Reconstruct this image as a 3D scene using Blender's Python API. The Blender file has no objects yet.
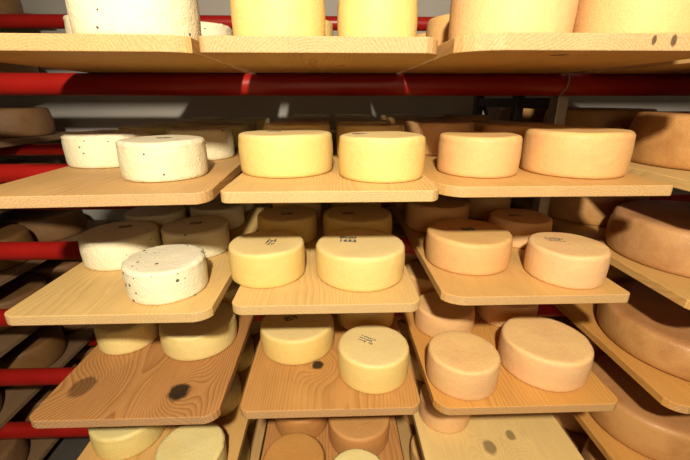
import bpy, bmesh, math, random
from mathutils import Vector, Matrix, noise
S = bpy.context.scene
C = S.collection
PI = math.pi
CAMZ = 1.5
SPACING = 0.25

# ------------------------------------------------------------------ helpers
def link(name, bm, mat, parent=None, smooth=True, mats=None):
    me = bpy.data.meshes.new(name)
    bm.to_mesh(me); bm.free()
    if smooth:
        me.polygons.foreach_set('use_smooth', [True] * len(me.polygons))
    for m in (mats or [mat]):
        me.materials.append(m)
    o = bpy.data.objects.new(name, me)
    C.objects.link(o)
    if parent is not None:
        o.parent = parent
    return o

def tag(o, label=None, cat=None, group=None, kind=None):
    if label: o['label'] = label
    if cat: o['category'] = cat
    if group: o['group'] = group
    if kind: o['kind'] = kind
    return o

def box(bm, x0, x1, y0, y1, z0, z1, bev=0.0):
    vs = [bm.verts.new((x, y, z)) for x in (x0, x1) for y in (y0, y1) for z in (z0, z1)]
    q = [(0, 1, 3, 2), (4, 6, 7, 5), (0, 4, 5, 1), (2, 3, 7, 6), (0, 2, 6, 4), (1, 5, 7, 3)]
    fs = [bm.faces.new([vs[i] for i in f]) for f in q]
    if bev:
        es = list({e for f in fs for e in f.edges})
        bmesh.ops.bevel(bm, geom=es, offset=bev, segments=2, affect='EDGES', profile=.5)
    bmesh.ops.recalc_face_normals(bm, faces=bm.faces[:])

def tube(bm, pts, r, seg=12, cap=True, closed=False):
    pts = [Vector(p) for p in pts]
    n = len(pts); rings = []
    for i, p in enumerate(pts):
        if closed: d = pts[(i + 1) % n] - pts[i - 1]
        else: d = pts[min(i + 1, n - 1)] - pts[max(i - 1, 0)]
        d.normalize()
        up = Vector((0, 0, 1)) if abs(d.z) < .9 else Vector((0, 1, 0))
        if closed: up = Vector((1, 0, 0)) if abs(d.x) < .9 else Vector((0, 1, 0))
        a = d.cross(up).normalized(); b = d.cross(a).normalized()
        rings.append([bm.verts.new(p + a * math.cos(2 * PI * k / seg) * r + b * math.sin(2 * PI * k / seg) * r) for k in range(seg)])
    m = n if closed else n - 1
    for i in range(m):
        A, B = rings[i], rings[(i + 1) % n]
        for k in range(seg):
            bm.faces.new((A[k], A[(k + 1) % seg], B[(k + 1) % seg], B[k]))
    if cap and not closed:
        bm.faces.new(rings[0]); bm.faces.new(rings[-1][::-1])
    bmesh.ops.recalc_face_normals(bm, faces=bm.faces[:])

# ------------------------------------------------------------------ node helpers
class N:
    def __init__(s, name):
        s.m = bpy.data.materials.new(name); s.m.use_nodes = True
        s.t = s.m.node_tree; s.n = s.t.nodes; s.l = s.t.links
        s.b = s.n['Principled BSDF']; s.out = s.n['Material Output']
        s.tc = s.n.new('ShaderNodeTexCoord')
    def put(s, sock, v):
        if hasattr(v, 'is_linked') or isinstance(v, bpy.types.NodeSocket): s.l.new(v, sock)
        else: sock.default_value = v
    def math(s, op, a, b=0.0, c=None, clamp=False):
        n = s.n.new('ShaderNodeMath'); n.operation = op; n.use_clamp = clamp
        s.put(n.inputs[0], a); s.put(n.inputs[1], b)
        if c is not None: s.put(n.inputs[2], c)
        return n.outputs[0]
    def mapping(s, vec, loc=(0, 0, 0), scale=(1, 1, 1), rot=(0, 0, 0)):
        n = s.n.new('ShaderNodeMapping'); s.l.new(vec, n.inputs[0])
        n.inputs[1].default_value = loc; n.inputs[2].default_value = rot; n.inputs[3].default_value = scale
        return n.outputs[0]
    def noise(s, vec, scale, detail=3, rough=.5):
        n = s.n.new('ShaderNodeTexNoise'); s.l.new(vec, n.inputs['Vector'])
        n.inputs['Scale'].default_value = scale; n.inputs['Detail'].default_value = detail
        n.inputs['Roughness'].default_value = rough
        return n.outputs['Fac']
    def rng(s, v, a, b, c=0.0, d=1.0):
        n = s.n.new('ShaderNodeMapRange'); n.clamp = True
        s.put(n.inputs[0], v)
        for i, x in enumerate((a, b, c, d)): n.inputs[i + 1].default_value = x
        return n.outputs[0]
    def mix(s, f, a, b, blend='MIX'):
        n = s.n.new('ShaderNodeMix'); n.data_type = 'RGBA'; n.blend_type = blend
        s.put(n.inputs[0], f)
        for i, v in ((6, a), (7, b)):
            if isinstance(v, tuple): n.inputs[i].default_value = (*v, 1) if len(v) == 3 else v
            else: s.l.new(v, n.inputs[i])
        return n.outputs[2]
    def bump(s, h, strength, dist, prev=None):
        n = s.n.new('ShaderNodeBump'); s.put(n.inputs['Height'], h)
        n.inputs['Strength'].default_value = strength; n.inputs['Distance'].default_value = dist
        if prev is not None: s.l.new(prev, n.inputs['Normal'])
        return n.outputs[0]
    def sep(s, v):
        n = s.n.new('ShaderNodeSeparateXYZ'); s.l.new(v, n.inputs[0]); return n.outputs

def simple(name, col, rough=.6, metal=0., nscale=0, namp=.15, bump=0., spec=.5):
    g = N(name)
    g.b.inputs['Roughness'].default_value = rough; g.b.inputs['Metallic'].default_value = metal
    g.b.inputs['Specular IOR Level'].default_value = spec
    if nscale:
        f = g.noise(g.tc.outputs['Object'], nscale, 4)
        c = g.mix(g.rng(f, .3, .7), tuple(x * (1 - namp) for x in col), tuple(min(1, x * (1 + namp)) for x in col))
        g.l.new(c, g.b.inputs['Base Color'])
        if bump: g.l.new(g.bump(f, .6, bump), g.b.inputs['Normal'])
    else: g.b.inputs['Base Color'].default_value = (*col, 1)
    return g.m

# ------------------------------------------------------------------ cheese materials
def cheese_mat(name, side, top, blotch, blotch_amt=.4, specks=0., ribs=0., pore=.0006, rough=.55, coat=0., speck_size=.16):
    g = N(name); ob = g.tc.outputs['Object']
    oi = g.n.new('ShaderNodeObjectInfo')
    # every wheel gets its own piece of the pattern
    vm = g.n.new('ShaderNodeVectorMath'); vm.operation = 'ADD'
    cmb = g.n.new('ShaderNodeCombineXYZ')
    g.l.new(g.math('MULTIPLY', oi.outputs['Random'], 7.), cmb.inputs[0]); g.l.new(g.math('MULTIPLY', oi.outputs['Random'], 3.), cmb.inputs[1])
    g.l.new(ob, vm.inputs[0]); g.l.new(cmb.outputs[0], vm.inputs[1]); v = vm.outputs[0]
    nz = g.sep(g.tc.outputs['Normal'])[2]
    up = g.rng(nz, .45, .9)
    base = g.mix(up, side, top)
    big = g.noise(v, 14, 4, .6)
    base = g.mix(g.math('MULTIPLY', g.rng(big, .42, .68), blotch_amt), base, blotch)
    fine = g.noise(v, 260, 2, .6)
    base = g.mix(g.math('MULTIPLY', g.rng(fine, .42, .66), .35), base, tuple(c * .86 for c in side))
    mid = g.noise(v, 60, 3, .6)
    base = g.mix(g.math('MULTIPLY', g.rng(mid, .5, .75), .25), base, tuple(min(1, c * 1.1) for c in top))
    # per-wheel tone
    hs = g.n.new('ShaderNodeHueSaturation'); g.l.new(base, hs.inputs['Color'])
    g.l.new(g.rng(oi.outputs['Random'], 0, 1, .93, 1.05), hs.inputs['Value'])
    g.l.new(g.rng(oi.outputs['Random'], 0, 1, 1.05, .94), hs.inputs['Saturation'])
    base = hs.outputs[0]
    # dark specks scattered through the rind
    if specks:
        vo = g.n.new('ShaderNodeTexVoronoi'); g.l.new(v, vo.inputs['Vector']); vo.inputs['Scale'].default_value = 52
        vo2 = g.sep(vo.outputs['Color'])[0]
        sz = g.rng(vo2, 0, 1, .06, speck_size)
        m = g.math('LESS_THAN', vo.outputs['Distance'], sz)
        m = g.math('MULTIPLY', m, g.math('GREATER_THAN', g.sep(vo.outputs['Color'])[1], 1 - specks))
        base = g.mix(g.math('MULTIPLY', m, .9), base, (.035, .035, .03))
    g.l.new(base, g.b.inputs['Base Color'])
    g.b.inputs['Roughness'].default_value = rough
    g.b.inputs['Specular IOR Level'].default_value = .28
    if coat:
        g.b.inputs['Coat Weight'].default_value = coat; g.b.inputs['Coat Roughness'].default_value = .35
    b = g.bump(fine, .8, pore * 1.5)
    b = g.bump(mid, .5, pore * 3.5, b)
    if ribs:
        w = g.n.new('ShaderNodeTexWave'); w.wave_type = 'BANDS'; w.bands_direction = 'X'
        g.l.new(g.mapping(ob, rot=(0, 0, .7)), w.inputs['Vector']); w.inputs['Scale'].default_value = 62
        w.inputs['Distortion'].default_value = .4
        b = g.bump(g.math('MULTIPLY', w.outputs['Fac'], up), ribs, .0012, b)
    g.l.new(b, g.b.inputs['Normal'])
    return g.m

CM = {
 'white':  cheese_mat('white_speckled_rind', (.71, .65, .445), (.70, .65, .48), (.71, .61, .34), .45, specks=.38, pore=.0011),
 'pepper': cheese_mat('peppered_white_rind', (.71, .65, .445), (.70, .65, .48), (.71, .61, .34), .45, specks=1.0, pore=.0011, speck_size=.26),
 'cream':  cheese_mat('cream_rind', (.70, .55, .22), (.70, .585, .28), (.69, .53, .20), .5, specks=.08, ribs=.2),
 'yellow': cheese_mat('yellow_rind', (.73, .535, .195), (.72, .57, .275), (.71, .46, .135), .3, ribs=.22),
 'lemon':  cheese_mat('lemon_rind', (.70, .56, .22), (.70, .59, .27), (.69, .51, .17), .4, ribs=.2),
 'dark':   cheese_mat('shade_darkened_rind', (.25, .128, .048), (.22, .11, .045), (.17, .078, .026), .7, pore=.0005),  # brown rind darkened: the far left stack's shade is put into the colour
 'amber':  cheese_mat('amber_shaded_rind', (.47, .21, .052), (.47, .235, .065), (.40, .165, .035), .4),  # tan-orange rind with the shade between the boards mixed into its colour
 'orange': cheese_mat('orange_rind', (.70, .42, .175), (.72, .47, .18), (.69, .355, .17), .6, ribs=.35),
 'brown':  cheese_mat('brown_rind', (.50, .262, .090), (.44, .215, .090), (.35, .150, .045), .8, pore=.0006, rough=.45, coat=.1),
}
INK = simple('grey_ink', (.09, .085, .08), .8)
INK2 = simple('faint_grey_ink', (.32, .27, .20), .8)

# ------------------------------------------------------------------ wood
def wood_mat(name, light, dark, seed, rings=210., knots=(), rough=.6, contrast=.75, streak=.25, pale=None):
    rnd = random.Random(seed)
    g = N(name); ob = g.tc.outputs['Object']
    x, y, z = g.sep(ob)[0:3]
    ax = rnd.uniform(-.10, .10); az = rnd.uniform(-.10, -.05)
    warp = g.noise(g.mapping(ob, loc=(seed * 1.7, seed * .9, 0), scale=(3.2, .9, 3.2)), 1.6, 2, .45)
    warp2 = g.noise(g.mapping(ob, loc=(seed * .7, 0, seed), scale=(1, .25, 1)), 14, 2, .5)
    dx = g.math('SUBTRACT', x, ax); dz = g.math('SUBTRACT', z, az)
    dx = g.math('ADD', dx, g.math('MULTIPLY', g.math('SUBTRACT', warp, .5), .14))
    r = g.math('SQRT', g.math('ADD', g.math('MULTIPLY', dx, dx), g.math('MULTIPLY', dz, dz)))
    r = g.math('ADD', r, g.math('MULTIPLY', g.math('SUBTRACT', warp2, .5), .012))
    kmask = None
    for (kx, ky, kr, dk, el) in knots:
        ex = g.math('SUBTRACT', x, kx); ey = g.math('MULTIPLY', g.math('SUBTRACT', y, ky), el)
        d2 = g.math('ADD', g.math('MULTIPLY', ex, ex), g.math('MULTIPLY', ey, ey))
        if kr < .006:        # a pin knot in the sawn edge
            ez = g.math('MULTIPLY', g.math('SUBTRACT', z, .015), .55)
            d2 = g.math('ADD', d2, g.math('MULTIPLY', ez, ez))
        gs = g.math('EXPONENT', g.math('MULTIPLY', d2, -1 / (kr * 2.6) ** 2))
        # the rings swerve round the knot
        r = g.math('ADD', r, g.math('MULTIPLY', gs, kr * 2.2))
        dd = g.math('ADD', g.math('SQRT', d2), g.math('MULTIPLY', g.math('SUBTRACT', g.noise(ob, 45, 2), .5), kr * .6))
        m = g.math('MULTIPLY', g.rng(dd, kr * .75, kr * 1.1, 1, 0), dk)
        kmask = m if kmask is None else g.math('MAXIMUM', kmask, m)
    ph = g.math('FRACT', g.math('MULTIPLY', r, rings))
    late = g.math('POWER', ph, 2.2)
    late = g.math('SUBTRACT', late, g.rng(ph, .9, 1., 0, 1))
    late = g.rng(late, 0, .8)
    fib = g.noise(g.mapping(ob, scale=(1, .03, 1)), 420, 2, .6)
    col = g.mix(g.math('MULTIPLY', late, contrast), light, dark)
    col = g.mix(g.math('MULTIPLY', g.rng(fib, .4, .7), streak), col, tuple(c * .72 for c in dark))
    blot = g.noise(g.mapping(ob, loc=(seed, 2, 3), scale=(1, .45, 1)), 9, 4, .6)
    col = g.mix(g.math('MULTIPLY', g.rng(blot, .48, .72), .5), col, pale or tuple(min(1, c * 1.18) for c in light))
    # the sawn ends (front and back) are greyer and rougher
    ny = g.math('ABSOLUTE', g.sep(g.tc.outputs['Normal'])[1])
    endm = g.rng(ny, .6, .85)
    spot = g.noise(ob, 230, 4, .75)
    endc = g.mix(g.rng(spot, .36, .66), (.58, .41, .25), (.33, .20, .10))
    col = g.mix(g.math('MULTIPLY', endm, .38), col, endc)
    if kmask is not None:
        kc = g.mix(g.noise(ob, 70, 3, .6), (.040, .018, .008), (.008, .004, .003))
        col = g.mix(kmask, col, kc)
    g.l.new(col, g.b.inputs['Base Color'])
    g.b.inputs['Roughness'].default_value = rough
    g.b.inputs['Specular IOR Level'].default_value = .3
    b = g.bump(late, .25, .0008)
    b = g.bump(fib, .25, .0006, b)
    b = g.bump(g.math('MULTIPLY', spot, endm), .6, .002, b)
    g.l.new(b, g.b.inputs['Normal'])
    return g.m

PALE = ((.62, .425, .165), (.49, .28, .088))
TAN = ((.555, .345, .135), (.40, .21, .070))
HONEY = ((.59, .355, .120), (.44, .225, .058))
ORNG = ((.58, .295, .074), (.40, .175, .037))
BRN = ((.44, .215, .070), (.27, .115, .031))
DIM_SHADE = ((.27, .165, .085), (.17, .095, .045))  # far left boards: wood colour darkened to stand in for shade
YEL = ((.69, .49, .195), (.58, .38, .135))
def corner(p, prev, nxt, a, b, seg=4):
    """a chamfered corner with slightly rounded ends; a = cut back along prev side, b = along next side"""
    p = Vector(p); u = (Vector(prev) - p).normalized() * a; v = (Vector(nxt) - p).normalized() * b
    out = []
    for k in range(seg + 1):
        t = k / seg
        q0 = (p + u) * (1 - t) ** 2 + p * 2 * t * (1 - t) + (p + v) * t ** 2
        q1 = (p + u) * (1 - t) + (p + v) * t
        out.append(q0 * .55 + q1 * .45)
    return out

TH = .022
def shelf_board(x0, x1, yf, h_bottom, cols, seed, th=TH, cl=(.03, .02), cr=(.03, .02), rot=0., yb=2.1, knots=(), label='', rings=210., cast=None, group=None, contrast=.75):
    """x0..x1 at the front, cut corners (across, along); local origin: front centre of the underside"""
    w = (x1 - x0) / 2; cx = (x0 + x1) / 2; L = yb - yf
    A, B, Cc, D = (-w, 0), (w, 0), (w, L), (-w, L)
    pts = corner(A, D, B, cl[1], cl[0]) + corner(B, A, Cc, cr[0], cr[1]) + corner(Cc, B, D, .02, .02) + corner(D, Cc, A, .02, .02)
    bm = bmesh.new()
    vs = [bm.verts.new((p.x, p.y, 0)) for p in pts]
    f = bm.faces.new(vs)
    bmesh.ops.recalc_face_normals(bm, faces=[f])
    if f.normal.z > 0: f.normal_flip()
    ex = bmesh.ops.extrude_face_region(bm, geom=[f])
    for v in ex['geom']:
        if isinstance(v, bmesh.types.BMVert): v.co.z += th
    bmesh.ops.recalc_face_normals(bm, faces=bm.faces[:])
    es = [e for e in bm.edges if len(e.link_faces) == 2 and e.calc_face_angle() > 1.0]
    bmesh.ops.bevel(bm, geom=es, offset=.0016, segments=2, affect='EDGES', profile=.5)
    kn = [(kx - cx, ky - yf, kr, dk, el) for (kx, ky, kr, dk, el) in knots]
    m = wood_mat('pine_board', cols[0], cols[1], seed, rings=rings, knots=kn, contrast=contrast)
    o = link('shelf_board', bm, m, smooth=False)
    o.location = (cx, yf, CAMZ - h_bottom); o.rotation_euler.z = rot
    return tag(o, label, 'shelf board', group)

# ------------------------------------------------------------------ cheese wheel mesh
PROFILE = [(0, .0), (.5, .0), (.86, .0), (.945, .008), (.972, .035), (.985, .09), (.992, .18), (.995, .30), (1., .43), (1., .56), (.997, .68), (.991, .78),
           (.984, .86), (.976, .92), (.962, .955), (.94, .982), (.915, .995), (.87, 1.), (.7, .998), (.48, .994), (.25, .992), (.1, .991)]
PROFILE_FLAT = [(0, .0), (.5, .0), (.88, .0), (.945, .012), (.97, .045), (.985, .11), (.995, .2), (1.0, .32), (.998, .45), (.99, .58), (.982, .7), (.972, .79),
           (.962, .86), (.952, .91), (.938, .95), (.918, .978), (.885, .994), (.82, 1.), (.65, .999), (.45, .998), (.22, .998)]
def cheese_mesh(R, H, seed, kind, seg=72, tilt=0.):
    rnd = random.Random(seed)
    bm = bmesh.new(); rings = []
    prof = PROFILE_FLAT if kind in ('brown', 'dark') else PROFILE
    off = Vector((rnd.uniform(0, 50), rnd.uniform(0, 50), 0))
    crumb = {'white': .0026, 'pepper': .0026, 'cream': .0018, 'lemon': .0018, 'yellow': .0008, 'orange': .0010, 'amber': .0008, 'brown': .0008, 'dark': .0008}[kind]
    ov = rnd.uniform(-.012, .012); ph = rnd.uniform(0, PI)
    for i, (pr, pz) in enumerate(prof):
        if pr == 0:
            c0 = bm.verts.new((0, 0, 0)); continue
        ring = []
        for k in range(seg):
            t = 2 * PI * k / seg
            n1 = noise.noise(Vector((math.cos(t), math.sin(t), pz)) * 1.1 + off) * (pr > .5)
            n2 = noise.noise(Vector((math.cos(t) * 5, math.sin(t) * 5, pz * 4)) + off)
            n3 = noise.noise(Vector((math.cos(t) * 22, math.sin(t) * 22, pz * 11)) + off)
            r = R * pr * (1 + ov * math.cos(2 * (t - ph)) + .008 * n1 + .003 * n2)
            z = H * pz
            if .80 < pz < .985 and pr > .9:       # the moulded lip, a little ragged
                r += crumb * (1.1 * n3 + (.6 if abs(pz - .91) < .03 else 0))
                z += crumb * .8 * n3
            if pz > .9 and pr < .95:
                z += .0022 * noise.noise(Vector((r * math.cos(t) * 14, r * math.sin(t) * 14, 0)) + off)
            if pz < .15: r += crumb * .5 * n3
            ring.append(bm.verts.new((r * math.cos(t), r * math.sin(t), z)))
        rings.append(ring)
    c1 = bm.verts.new((0, 0, sum(v.co.z for v in rings[-1]) / seg))
    for a, b in zip(rings, rings[1:]):
        for k in range(seg):
            bm.faces.new((a[k], a[(k + 1) % seg], b[(k + 1) % seg], b[k]))
    for k in range(seg):
        bm.faces.new((c0, rings[0][(k + 1) % seg], rings[0][k]))
        bm.faces.new((c1, rings[-1][k], rings[-1][(k + 1) % seg]))
    return bm

def text_bm(s, size, thick=.0004):
    cu = bpy.data.curves.new('t', 'FONT'); cu.body = s; cu.size = size; cu.align_x = 'CENTER'; cu.align_y = 'CENTER'
    cu.extrude = thick; cu.offset = size * .03; cu.space_character = 1.05
    ob = bpy.data.objects.new('t', cu); C.objects.link(ob)
    me = bpy.data.meshes.new_from_object(ob.evaluated_get(bpy.context.evaluated_depsgraph_get()))
    bm = bmesh.new(); bm.from_mesh(me)
    bpy.data.objects.remove(ob); bpy.data.curves.remove(cu); bpy.data.meshes.remove(me)
    return bm

def smudge_bm(rnd, w=.028, d=.018):
    """an unreadable ink stamp: broken strokes and dots"""
    bm = bmesh.new()
    for row in range(3):
        for k in range(7):
            if rnd.random() < .1: continue
            cx = (-.5 + (k + .5) / 7) * w + rnd.uniform(-.001, .001); cy = (row - 1) * d / 3 + rnd.uniform(-.0008, .0008)
            a = rnd.uniform(0, PI); l = rnd.uniform(.0026, .0044); t = rnd.uniform(.0014, .0024)
            vs = []
            n = 8
            for j in range(n):
                q = 2 * PI * j / n; e = rnd.uniform(.8, 1.2)
                px, py = l * e * math.cos(q), t * e * math.sin(q)
                vs.append((cx + px * math.cos(a) - py * math.sin(a), cy + px * math.sin(a) + py * math.cos(a)))
            lo = [bm.verts.new((x, y, -.0003)) for x, y in vs]; hi = [bm.verts.new((x, y, .0003)) for x, y in vs]
            bm.faces.new(hi); bm.faces.new(lo[::-1])
            for j in range(n): bm.faces.new((lo[j], lo[(j + 1) % n], hi[(j + 1) % n], hi[j]))
    return bm

HT = dict(U=-.344, T=-.097, A=.158, B=.408, C=.654, D=.904, E=1.154, F=1.404)
GRP = dict(L='white speckled cheese wheels', C='yellow cheese wheels', R='orange cheese wheels', F='large brown cheese wheels', G='large brown cheese wheels')
def cheese(tier, x, y, R, H, kind, label, col, stamp=None, seed=None):
    if col in 'LCR': R *= 1.01; H *= 1.04
    seed = seed if seed is not None else int(abs(x * 1000) + y * 7919 + ord(tier) * 31)
    o = link('cheese_wheel', cheese_mesh(R, H, seed, kind, seg=72 if y < 1.25 else 48), CM[kind])
    o.location = (x, y, CAMZ - HT[tier] + .0002); 
    tag(o, label, 'cheese', GRP[col])
    if stamp:
        sx, sy, ang, sc, txt = stamp
        rnd = random.Random(seed + 5)
        bm = smudge_bm(rnd, .026 * sc, .017 * sc)
        if txt:
            bm.free(); bm = text_bm(txt, .014 * sc)
            sb = smudge_bm(rnd, .028 * sc, .009 * sc)
            me = bpy.data.meshes.new('tmp'); sb.to_mesh(me); sb.free()
            n0 = len(bm.verts); bm.from_mesh(me); bm.verts.ensure_lookup_table()
            for v in bm.verts[n0:]: v.co.y += .0155 * sc
            bpy.data.meshes.remove(me)
        s = link('ink_stamp', bm, INK, o, smooth=False)
        s.location = (sx, sy, H * .992 + .0008); s.rotation_euler.z = ang
        s['label'] = 'dark grey ink stamp "%s"' % txt if txt else 'smudged dark grey ink stamp'
    return o

#BEGIN_DATA
TN = dict(U='uppermost board', T='top board', A='second board', B='third board', C='fourth board', D='fifth board', E='sixth board', F='lowest board')
# column letter -> kind of cheese, place
# measured wheels: column, tier, x, y(depth), radius, height, kind, description, stamp
W = [
 # top boards
 ('L','T',-.355,.79,.108,.100,'white','big white cheese wheel on the top left board, cut off by the photo\'s upper edge',None),
 ('L','T',-.545,1.044,.088,.084,'white','small white cheese wheel peeping out left of the big one on the top left board',None),
 ('L','T',-.350,1.113,.088,.082,'white','white cheese wheel just showing right behind the big one on the top left board',None),
 ('C','T',-.098,.800,.087,.105,'yellow','tall pale yellow cheese wheel, left one at the front of the top middle board',None),
 ('C','T',.090,.820,.077,.082,'yellow','pale yellow cheese wheel with visible upper rim, right one on the top middle board',None),
 ('C','T',-.085,1.04,.090,.080,'yellow','yellow cheese wheel glimpsed between the two front ones on the top middle board',None),
 ('R','T',.338,.79,.110,.115,'orange','tall pale orange cheese wheel, left front one on the top right board',None),
 ('R','T',.575,.775,.108,.115,'orange','tall pale orange cheese wheel, right front one on the top right board',None),
 ('R','T',.327,1.032,.088,.088,'orange','orange cheese wheel with rounded shoulder peeping out leftmost on the top right board',None),
 # second boards
 ('L','A',-.368,.838,.087,.077,'white','stamped white cheese wheel, foremost on the second board of the left stack',(0.0,.01,.1,1.2,None)),
 ('L','A',-.585,1.021,.101,.076,'white','speckled white cheese wheel with ragged rim, leftmost on the second left board',(.0,.0,.1,1.2,None)),
 ('L','A',-.379,1.118,.090,.079,'white','white cheese wheel behind and right of the foremost stamped one, second left board',None),
 ('L','A',-.615,1.32,.092,.074,'cream','shaded cream cheese wheel behind the ragged-rimmed leftmost one, second left board',None),
 ('L','A',-.422,1.667,.088,.072,'cream','dim pale cheese wheel far back at the right of the second left board',None),
 ('C','A',-.107,.893,.108,.085,'yellow','broad yellow cheese wheel, left front one on the second middle board',(-.03,.02,0,1.2,None)),
 ('C','A',.107,.822,.093,.085,'yellow','narrower yellow cheese wheel, right front one on the second middle board',(-.045,.02,.1,1.3,None)),
 ('C','A',-.101,1.115,.096,.091,'yellow','yellow cheese wheel directly behind the broad left front one, second middle board',None),
 ('C','A',.108,1.098,.094,.089,'yellow','stamped yellow cheese wheel directly behind the right front one, second middle board',(.04,-.02,.1,1.1,None)),
 ('C','A',-.107,1.335,.098,.088,'yellow','shaded yellow cheese wheel, third from front at left on the second middle board',None),
 ('C','A',.109,1.345,.097,.088,'yellow','shaded yellow cheese wheel, third from front at right on the second middle board',None),
 ('R','A',.336,.862,.091,.082,'orange','small orange cheese wheel, left front one on the second right board',None),
 ('R','A',.561,.862,.110,.091,'orange','broad orange cheese wheel, right front one on the second right board',None),
 ('R','A',.340,1.222,.108,.091,'orange','orange cheese wheel behind the small left front one on the second right board',None),
 ('R','A',.545,1.084,.108,.089,'orange','orange cheese wheel behind the broad right front one on the second right board',None),
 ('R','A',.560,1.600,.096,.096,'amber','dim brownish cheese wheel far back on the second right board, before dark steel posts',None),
 # third boards
 ('L','B',-.379,.783,.086,.073,'pepper','white cheese wheel with black specks on top, foremost on the third left board',None),
 ('L','B',-.572,.962,.094,.076,'white','broad cream-white cheese wheel with shaded top, leftmost on the third left board',(.0,.03,.2,1.3,None)),
 ('L','B',-.390,1.014,.088,.074,'white','stamped white cheese wheel right behind the black-speckled one, third left board',(.0,.01,.1,1.4,None)),
 ('L','B',-.572,1.175,.088,.072,'white','shaded white cheese wheel behind the broad leftmost one, third left board',None),
 ('L','B',-.397,1.245,.087,.071,'white','half-shaded white cheese wheel, third from front at right on the third left board',(.03,-.01,.1,1.1,None)),
 ('C','B',-.162,.852,.090,.081,'yellow','yellow cheese wheel with double smudged stamp, left front one on the third middle board',(.01,-.005,1.4,1.4,None)),
 ('C','B',.065,.846,.108,.079,'yellow','broad yellow cheese wheel stamped 1652, right front one on the third middle board',(-.03,.008,-.1,1.5,'1652')),
 ('C','B',-.142,1.111,.091,.076,'yellow','shaded yellow cheese wheel behind the double-stamped one, third middle board',(.0,-.01,.1,1.3,None)),
 ('C','B',.076,1.113,.107,.075,'yellow','broad shaded yellow cheese wheel behind the one stamped 1652',(-.03,-.01,.1,1.4,None)),
 ('C','B',-.131,1.33,.088,.076,'yellow','very dim yellow cheese wheel, third from front at left on the third middle board',None),
 ('C','B',.085,1.34,.092,.076,'yellow','very dim yellow cheese wheel, third from front at right on the third middle board',None),
 ('R','B',.359,.921,.110,.079,'orange','broad orange cheese wheel crossed by a shadow, left front one, third right board',(.0,.01,.1,1.3,None)),
 ('R','B',.568,.824,.089,.078,'orange','orange cheese wheel with grey stamp, right front one on the third right board',(-.02,.025,-.3,1.7,None)),
 ('R','B',.570,1.068,.088,.074,'orange','small stamped orange cheese wheel behind the right front one, third right board',(-.02,.0,-.1,1.4,None)),
 ('R','B',.352,1.21,.104,.085,'orange','shaded orange cheese wheel behind the shadow-crossed broad one, third right board',None),
 ('R','B',.575,1.33,.080,.085,'orange','dark orange cheese wheel, third from front at right on the third right board',None),
 # fourth boards
 ('L','C',-.386,.930,.102,.072,'cream','broad half-shaded cream cheese wheel, right one on the brown two-knot board',None),
 ('L','C',-.592,.940,.079,.072,'cream','small cream cheese wheel, left one on the brown two-knot board',None),
 ('C','C',-.103,.903,.101,.072,'yellow','broad yellow cheese wheel with half-shaded top, beside the knot on the fourth middle board',(-.02,.01,.4,1.4,None)),
 ('C','C',.097,.783,.089,.078,'yellow','yellow cheese wheel with slanted grey stamp, foremost on the fourth middle board',(-.015,.015,-.6,1.6,None)),
 ('C','C',.098,1.022,.089,.072,'yellow','shaded yellow cheese wheel behind the foremost one on the fourth middle board',None),
 ('R','C',.314,.752,.085,.077,'orange','small orange cheese wheel, left front one on the fourth right board',None),
 ('R','C',.539,.791,.106,.081,'orange','broad orange cheese wheel with cloth-ribbed top, right front one, fourth right board',None),
 ('R','C',.335,.980,.087,.070,'orange','half-shaded orange cheese wheel behind the small left front one, fourth right board',None),
 ('R','C',.549,1.030,.090,.072,'orange','shaded orange cheese wheel behind the broad cloth-ribbed one, fourth right board',None),
 # fifth boards
 ('L','D',-.369,.727,.084,.072,'lemon','pale yellow cheese wheel at the photo\'s bottom edge, right front one, fifth left board',None),
 ('L','D',-.586,.841,.092,.072,'lemon','yellowish cheese wheel with crumbly rim below the brown two-knot board, at left',None),
 ('L','D',-.381,.954,.081,.070,'lemon','pale cheese wheel seen just right of the brown two-knot board',None),
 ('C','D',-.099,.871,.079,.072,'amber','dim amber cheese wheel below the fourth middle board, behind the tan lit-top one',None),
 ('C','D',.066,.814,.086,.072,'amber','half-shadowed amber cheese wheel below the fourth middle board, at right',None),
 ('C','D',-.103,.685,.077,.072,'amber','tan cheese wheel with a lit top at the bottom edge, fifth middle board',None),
 ('C','D',.050,.640,.070,.072,'lemon','pale cheese wheel of which only the top rim shows at the bottom edge',None),
 ('R','D',.330,.880,.076,.072,'orange','orange cheese wheel on the bare pale board with two grey knots',None),
 # big brown wheels at the right
 ('F','A',.969,.950,.175,.128,'brown','big light brown cheese wheel at the right edge, foremost on the second board',None),
 ('F','A',.975,1.40,.178,.13,'brown','big dim brown cheese wheel, second from front on the second far right board',None),
 ('F','B',.985,.925,.197,.114,'brown','big brown cheese wheel with glossy shaded top, foremost on the third far right board',None),
 ('F','C',1.003,.875,.218,.093,'brown','big brown cheese wheel half in shadow, foremost on the fourth far right board',None),
 ('F','D',.951,.848,.186,.110,'brown','big brown cheese wheel, foremost on the fifth far right board, lower right corner',None),
 ('F','E',.950,.78,.180,.12,'brown','big dark brown cheese wheel deep in shade, foremost on the lowest far right board',None),
]
ORD = {1: 'first', 2: 'second', 3: 'third', 4: 'fourth', 5: 'fifth', 6: 'sixth', 7: 'seventh'}
COLN = dict(L='left stack', C='middle stack', R='right stack', F='far right stack', G='far left stack')
KIND = dict(L='white', C='yellow', R='orange')
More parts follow.
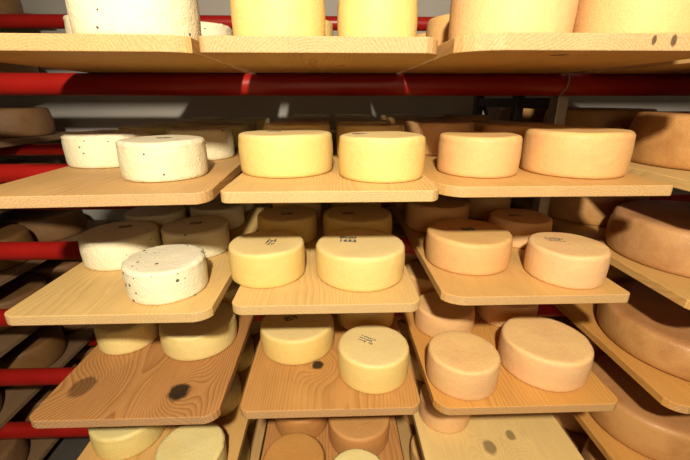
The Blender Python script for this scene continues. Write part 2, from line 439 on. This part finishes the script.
# further rows towards the wall: (column, tier, [(x, y, R, H, side)...])
FILL = []
def fill(col, tier, ys, xs, R, H, kind):
    for i, y in enumerate(ys):
        for side, x in xs:
            FILL.append((col, tier, x, y, R, H, kind, side))
fill('R','T',[1.27],[('left',.33)],.092,.085,'orange')
fill('L','A',[1.53,1.76,1.95],[('left',-.60)],.088,.074,'cream')
fill('L','A',[1.40,1.88],[('right',-.39)],.088,.074,'cream')
fill('C','A',[1.56,1.78,1.98],[('left',-.107),('right',.108)],.092,.084,'yellow')
fill('R','A',[1.46,1.70,1.93],[('left',.34)],.100,.085,'orange')
fill('R','A',[1.34,1.83],[('right',.56)],.100,.084,'orange')
fill('L','B',[1.40],[('left',-.58)],.086,.072,'white')
fill('L','B',[1.44],[('right',-.40)],.086,.072,'white')
fill('R','B',[1.45],[('left',.345)],.095,.078,'orange')
fill('L','C',[1.15],[('right',-.385)],.088,.072,'cream')
fill('R','C',[1.21,1.43,1.65,1.87],[('left',.34)],.092,.076,'orange')
fill('L','D',[1.15,1.37],[('right',-.385)],.088,.072,'lemon')
fill('R','D',[1.09,1.31],[('left',.335)],.088,.076,'orange')
fill('L','E',[.94,1.16],[('right',-.375)],.086,.072,'lemon')
fill('R','E',[.92,1.14],[('left',.335)],.086,.072,'orange')
fill('F','A',[1.80],[('',.96)],.176,.13,'brown')
fill('F','B',[1.335],[('',.965)],.178,.13,'brown')
fill('F','C',[1.30],[('',.96)],.178,.13,'brown')
fill('F','D',[1.25],[('',.955)],.178,.13,'brown')
fill('F','E',[1.17],[('',.955)],.178,.12,'brown')
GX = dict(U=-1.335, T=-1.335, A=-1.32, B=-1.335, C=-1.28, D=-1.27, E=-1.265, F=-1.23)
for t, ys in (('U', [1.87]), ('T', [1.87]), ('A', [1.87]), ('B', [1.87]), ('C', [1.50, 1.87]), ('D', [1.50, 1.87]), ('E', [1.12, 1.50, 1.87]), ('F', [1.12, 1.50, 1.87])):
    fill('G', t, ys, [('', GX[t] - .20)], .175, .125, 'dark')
for (c, t, x, y, R, H, k, lab, st) in W:
    cheese(t, x, y, R, H, k, lab, c, st)
lastrow = {}
for (c, t, x, y, *_r) in W:
    side = '' if c in 'FG' else ('left' if x < {'L': -.48, 'C': 0, 'R': .45}[c] else 'right')
    lastrow[(c, t, side)] = lastrow.get((c, t, side), 0) + 1
for (c, t, x, y, R, H, k, side) in FILL:
    n = lastrow.get((c, t, side), 0) + 1; lastrow[(c, t, side)] = n
    adj = {'white': 'shaded white', 'cream': 'shaded cream', 'yellow': 'shaded yellow', 'orange': 'shaded orange', 'amber': 'dark amber', 'lemon': 'dim pale yellow', 'brown': 'big dark brown', 'dark': 'big dim brown'}[k]
    if c == 'G':
        if t == 'U': lab = 'dim brown cheese wheel in the very top left corner of the photo'
        elif t == 'T': lab = 'sliver of a dim brown cheese wheel under the top left board at the left edge'
        elif t in 'AB': lab = 'dim brown cheese wheel at the left photo edge, on %s of far left stack' % TN[t]
        else: lab = 'dim brown cheese wheel, %s one seen on %s at the left photo edge' % ('nearest' if n == 1 else 'farthest' if (n == 3 or t in 'CD') else 'middle', TN[t])
    else: lab = '%s cheese wheel, %s from front%s on %s of %s' % (adj, ORD[n], (' at ' + side) if side else '', TN[t], COLN[c])
    cheese(t, x, y, R, H, k, lab, c)

# ------------------------------------------------------------------ boards
B_ = shelf_board
BG = 'pine shelf boards'
B_(-.665, -.227, .655, -.072, HONEY, 11, th=.025, rot=.03, cl=(.03,.02), cr=(.045,.02), label='pale pine board seen from below at upper left, top of the left stack', group=BG)
B_(-.2145, .186, .667, -.072, TAN, 12, th=.025, cl=(.012,.012), cr=(.03,.05), knots=[(.022,.90,.010,.6,1.)], label='pine board with a grained front edge seen from below, top of the middle stack', group=BG)
B_(.200, .663, .622, -.072, TAN, 13, th=.025, cl=(.065,.045), knots=[(.385,.68,.017,.75,1.2),(.497,.623,.0045,.8,1.),(.528,.623,.0052,.8,1.)], label='pine board with two small knots on its front edge, top of the right stack', group=BG)
B_(-.655, -.226, .655, .180, TAN, 21, cl=(.05,.05), cr=(.022,.035), rot=.05, label='greyish tan pine board with fine grain, second from top in the left stack', group=BG)
B_(-.209, .206, .671, .180, PALE, 22, cl=(.014,.014), cr=(.020,.035), label='light pine board with cut right corner, second from top in the middle stack', group=BG)
B_(.206, .676, .70, .180, HONEY, 23, cl=(.045,.05), cr=(.008,.008), label='pine board with rough sawn front edge, second from top in the right stack', group=BG)
B_(-.672, -.255, .668, .430, PALE, 31, contrast=.5, cl=(.022,.02), cr=(.035,.025), label='light pine board under the black-speckled wheel, third in the left stack', group=BG)
B_(-.219, .187, .692, .430, PALE, 32, contrast=.55, cl=(.022,.02), cr=(.022,.02), label='light blotchy pine board under the wheel stamped 1652, third in the middle stack', group=BG)
B_(.243, .665, .715, .430, HONEY, 33, cl=(.045,.03), cr=(.01,.01), contrast=.4, label='smooth honey pine board with cut left corner, third in the right stack', group=BG)
B_(-.672, -.260, .646, .676, BRN, 41, cl=(.022,.018), cr=(.03,.025), rings=150, contrast=.95, knots=[(-.610,.747,.029,.6,.8),(-.371,.722,.026,.985,.85)], label='brown pine board with two big knots and swirling grain in the left stack', group=BG)
B_(-.216, .197, .657, .676, ((.49, .25, .075), (.33, .15, .038)), 42, cl=(.018,.018), cr=(.022,.022), rings=150, knots=[(-.044,.806,.016,.97,.9)], label='warm brown pine board with one dark round knot, fourth in the middle stack', group=BG)
B_(.228, .657, .652, .676, ORNG, 43, cl=(.03,.03), cr=(.02,.02), label='orange-toned pine board with straight grain, fourth in the right stack', group=BG)
B_(-.690, -.262, .640, .926, HONEY, 51, label='pine board directly below the brown two-knot one, fifth in the left stack', group=BG)
B_(-.200, .180, .560, .926, BRN, 52, label='shaded pine board at the bottom edge, fifth from the top in the middle stack', group=BG)  # brown wood colour chosen to carry the shade under the board above
B_(.238, .662, .640, .926, YEL, 53, knots=[(.424,.762,.019,.6,.75),(.499,.797,.014,.6,.75)], contrast=.45, label='bare pale yellow pine board with two grey knots at the bottom of the right stack', group=BG)
B_(-.690, -.262, .600, 1.176, TAN, 61, label='pine board in deep shade, sixth and lowest showing in the left stack', group=BG)
B_(.232, .660, .600, 1.176, TAN, 63, label='pine board in deep shade, sixth and lowest showing in the right stack', group=BG)
nm = dict(U='uppermost', T='top', A='second', B='third', C='fourth', D='fifth', E='sixth', F='lowest')
for t, xl, yf, col in (('T', .740, .66, TAN), ('A', .740, .64, PALE), ('B', .765, .66, HONEY), ('C', .765, .638, ORNG), ('D', .738, .62, ORNG), ('E', .740, .60, TAN)):
    B_(xl, xl + .47, yf, HT[t] + (.025 if t == 'T' else TH), col, 70 + ord(t), cl=(.035, .03), label='pine board under big brown wheels at the right edge, %s in the far right stack' % nm[t], group=BG)
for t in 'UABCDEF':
    B_(GX[t] - .43, GX[t], .62, HT[t] + (.025 if t == 'T' else TH), DIM_SHADE, 90 + ord(t), label='end of a dim pine board in the very top left corner of the photo' if t == 'U' else 'dim pine board at the left edge of the photo, %s in the far left stack' % nm[t], group=BG)

# ------------------------------------------------------------------ the rack
RED = simple('red_enamel', (.31, .009, .006), .36, 0, 8, .12, spec=.5)
STEEL = simple('dull_galvanised_steel', (.42, .37, .30), .5, .35, 30, .15)
DARK = simple('dark_steel', (.07, .065, .06), .5, .3, 20, .2)  # darker tone for the rear uprights, crossbars and braces
rack = bpy.data.objects.new('storage_rack', None); C.objects.link(rack); rack.location = (0, 1.5, 0)
tag(rack, 'steel cheese ripening rack with red tubular shelf bars carrying all the pine boards', 'rack')
def rp(o): o.parent = rack; o.location = Vector(o.location) - Vector((0, 1.5, 0)); return o
def pipe(y, h, r):
    bm = bmesh.new(); z = CAMZ - h
    xs = [-2.1 + 4.2 * k / 24 for k in range(25)]
    tube(bm, [(x, y, z) for x in xs], r, 28)
    o = link('red_pipe', bm, RED); rp(o); o['label'] = 'glossy red painted tube'
    return o
for k, t in enumerate('UTABCDEF'):
    hb = HT[t] + (.025 if t == 'T' else TH)
    f = pipe(1.15, hb + .0302, .030)
    b = pipe(1.715, hb + .0262, .026)
for X, dark in ((.709, 0), (-1.95, 0)):
    bm = bmesh.new(); box(bm, X - .017, X + .017, 1.185, 1.235, 0, 2.35, .003); rp(link('upright', bm, STEEL, smooth=False))
    bm = bmesh.new(); box(bm, X - .017, X + .017, 1.86, 1.91, 0, 2.35, .003); rp(link('upright', bm, DARK, smooth=False))
    bm = bmesh.new(); box(bm, X - .016, X + .016, 1.46, 1.50, 0.1, 2.3, .003); rp(link('upright', bm, DARK, smooth=False))
    for k in range(7):
        h = -.344 + TH + .0302 * 2 + k * .25
        bm = bmesh.new(); box(bm, X - .012, X + .012, 1.2355, 1.8595, CAMZ - h - .040, CAMZ - h - .004, .002)
        rp(link('crossbar', bm, DARK, smooth=False))
    for k in range(3):
        z0 = .3 + k * .62
        bm = bmesh.new(); tube(bm, [(X + .02, 1.25, z0), (X + .02, 1.86, z0 + .55)], .008, 8)
        rp(link('diagonal_brace', bm, DARK))
# wire clips that hold the front tubes to the posts
for k, t in enumerate('T'):
    z = CAMZ - (HT[t] + TH + .0302)
    bm = bmesh.new(); pts = []
    for j in range(28):
        a = 2 * PI * j / 28
        pts.append((.672 + .006 * math.sin(a), 1.15 + .0335 * math.cos(a), z + .0320 * math.sin(a)))
    tube(bm, pts, .0022, 8, closed=True)
    rp(link('wire_clip', bm, STEEL))

# ------------------------------------------------------------------ the room
GR = simple('grey_brown_plaster', (.22, .19, .16), .9, 0, 3, .06, .003)
PL = simple('pale_plaster', (.46, .43, .385), .85, 0, 3, .06, .003)
FLM = simple('concrete_floor', (.09, .075, .06), .7, 0, 6, .2, .002)
def slab(name, a, b, m):
    bm = bmesh.new(); box(bm, a[0], b[0], a[1], b[1], a[2], b[2])
    return tag(link(name, bm, m, smooth=False), kind='structure')
X0, X1, Y0, Y1, ZC = -2.6, 2.6, -1.9, 2.32, 2.75
slab('floor', (X0 - .1, Y0 - .1, -.1), (X1 + .1, Y1 + .1, 0), FLM)
slab('ceiling', (X0 - .1, Y0 - .1, ZC), (X1 + .1, Y1 + .1, ZC + .1), PL)
slab('wall_back', (X0 - .1, Y1, 0), (X1 + .1, Y1 + .1, ZC), PL)
slab('wall_front', (X0 - .1, Y0 - .1, 0), (X1 + .1, Y0, ZC), GR)
slab('wall_left', (X0 - .1, Y0, 0), (X0, Y1, ZC), GR)
slab('wall_right', (X1, Y0, 0), (X1 + .1, Y1, ZC), GR)

# ------------------------------------------------------------------ light
def area(name, loc, target, size, power, col):
    d = bpy.data.lights.new(name, 'AREA'); d.shape = 'DISK'; d.size = size; d.energy = power; d.color = col
    o = bpy.data.objects.new(name, d); C.objects.link(o); o.location = loc
    o.rotation_euler = (Vector(target) - Vector(loc)).to_track_quat('-Z', 'Y').to_euler()
    return o
sd = bpy.data.lights.new('lamp', 'SPOT'); sd.shadow_soft_size = .045; sd.energy = 240; sd.color = (1., .885, .70)
sd.spot_size = math.radians(112); sd.spot_blend = .75
so = bpy.data.objects.new('lamp', sd); C.objects.link(so); so.location = (-.03, -.59, CAMZ + .705)
so.rotation_euler = (Vector((.16, .9, 1.32)) - so.location).to_track_quat('-Z', 'Y').to_euler()
area('fill_light', (.1, -1.75, 1.85), (.1, 1., 1.45), 1.0, 10., (1., .78, .50))  # added soft fill behind the camera, brightens the shaded rear rows
w = bpy.data.worlds.new('world'); S.world = w; w.use_nodes = True
w.node_tree.nodes['Background'].inputs[0].default_value = (.9, .85, .8, 1)
w.node_tree.nodes['Background'].inputs[1].default_value = .01

# ------------------------------------------------------------------ camera
cam = bpy.data.cameras.new('camera'); co = bpy.data.objects.new('camera', cam); C.objects.link(co)
cam.sensor_width = 36; cam.lens = 373 / 690 * 36; cam.clip_start = .02
co.location = (0, 0, CAMZ)
co.rotation_euler = (math.radians(90 - 19.2), 0, math.radians(-1.9))
S.camera = co
S.view_settings.view_transform = 'Standard'; S.view_settings.look = 'None'
S.view_settings.gamma = 1; S.view_settings.use_curve_mapping = False
S.view_settings.exposure = 0.0
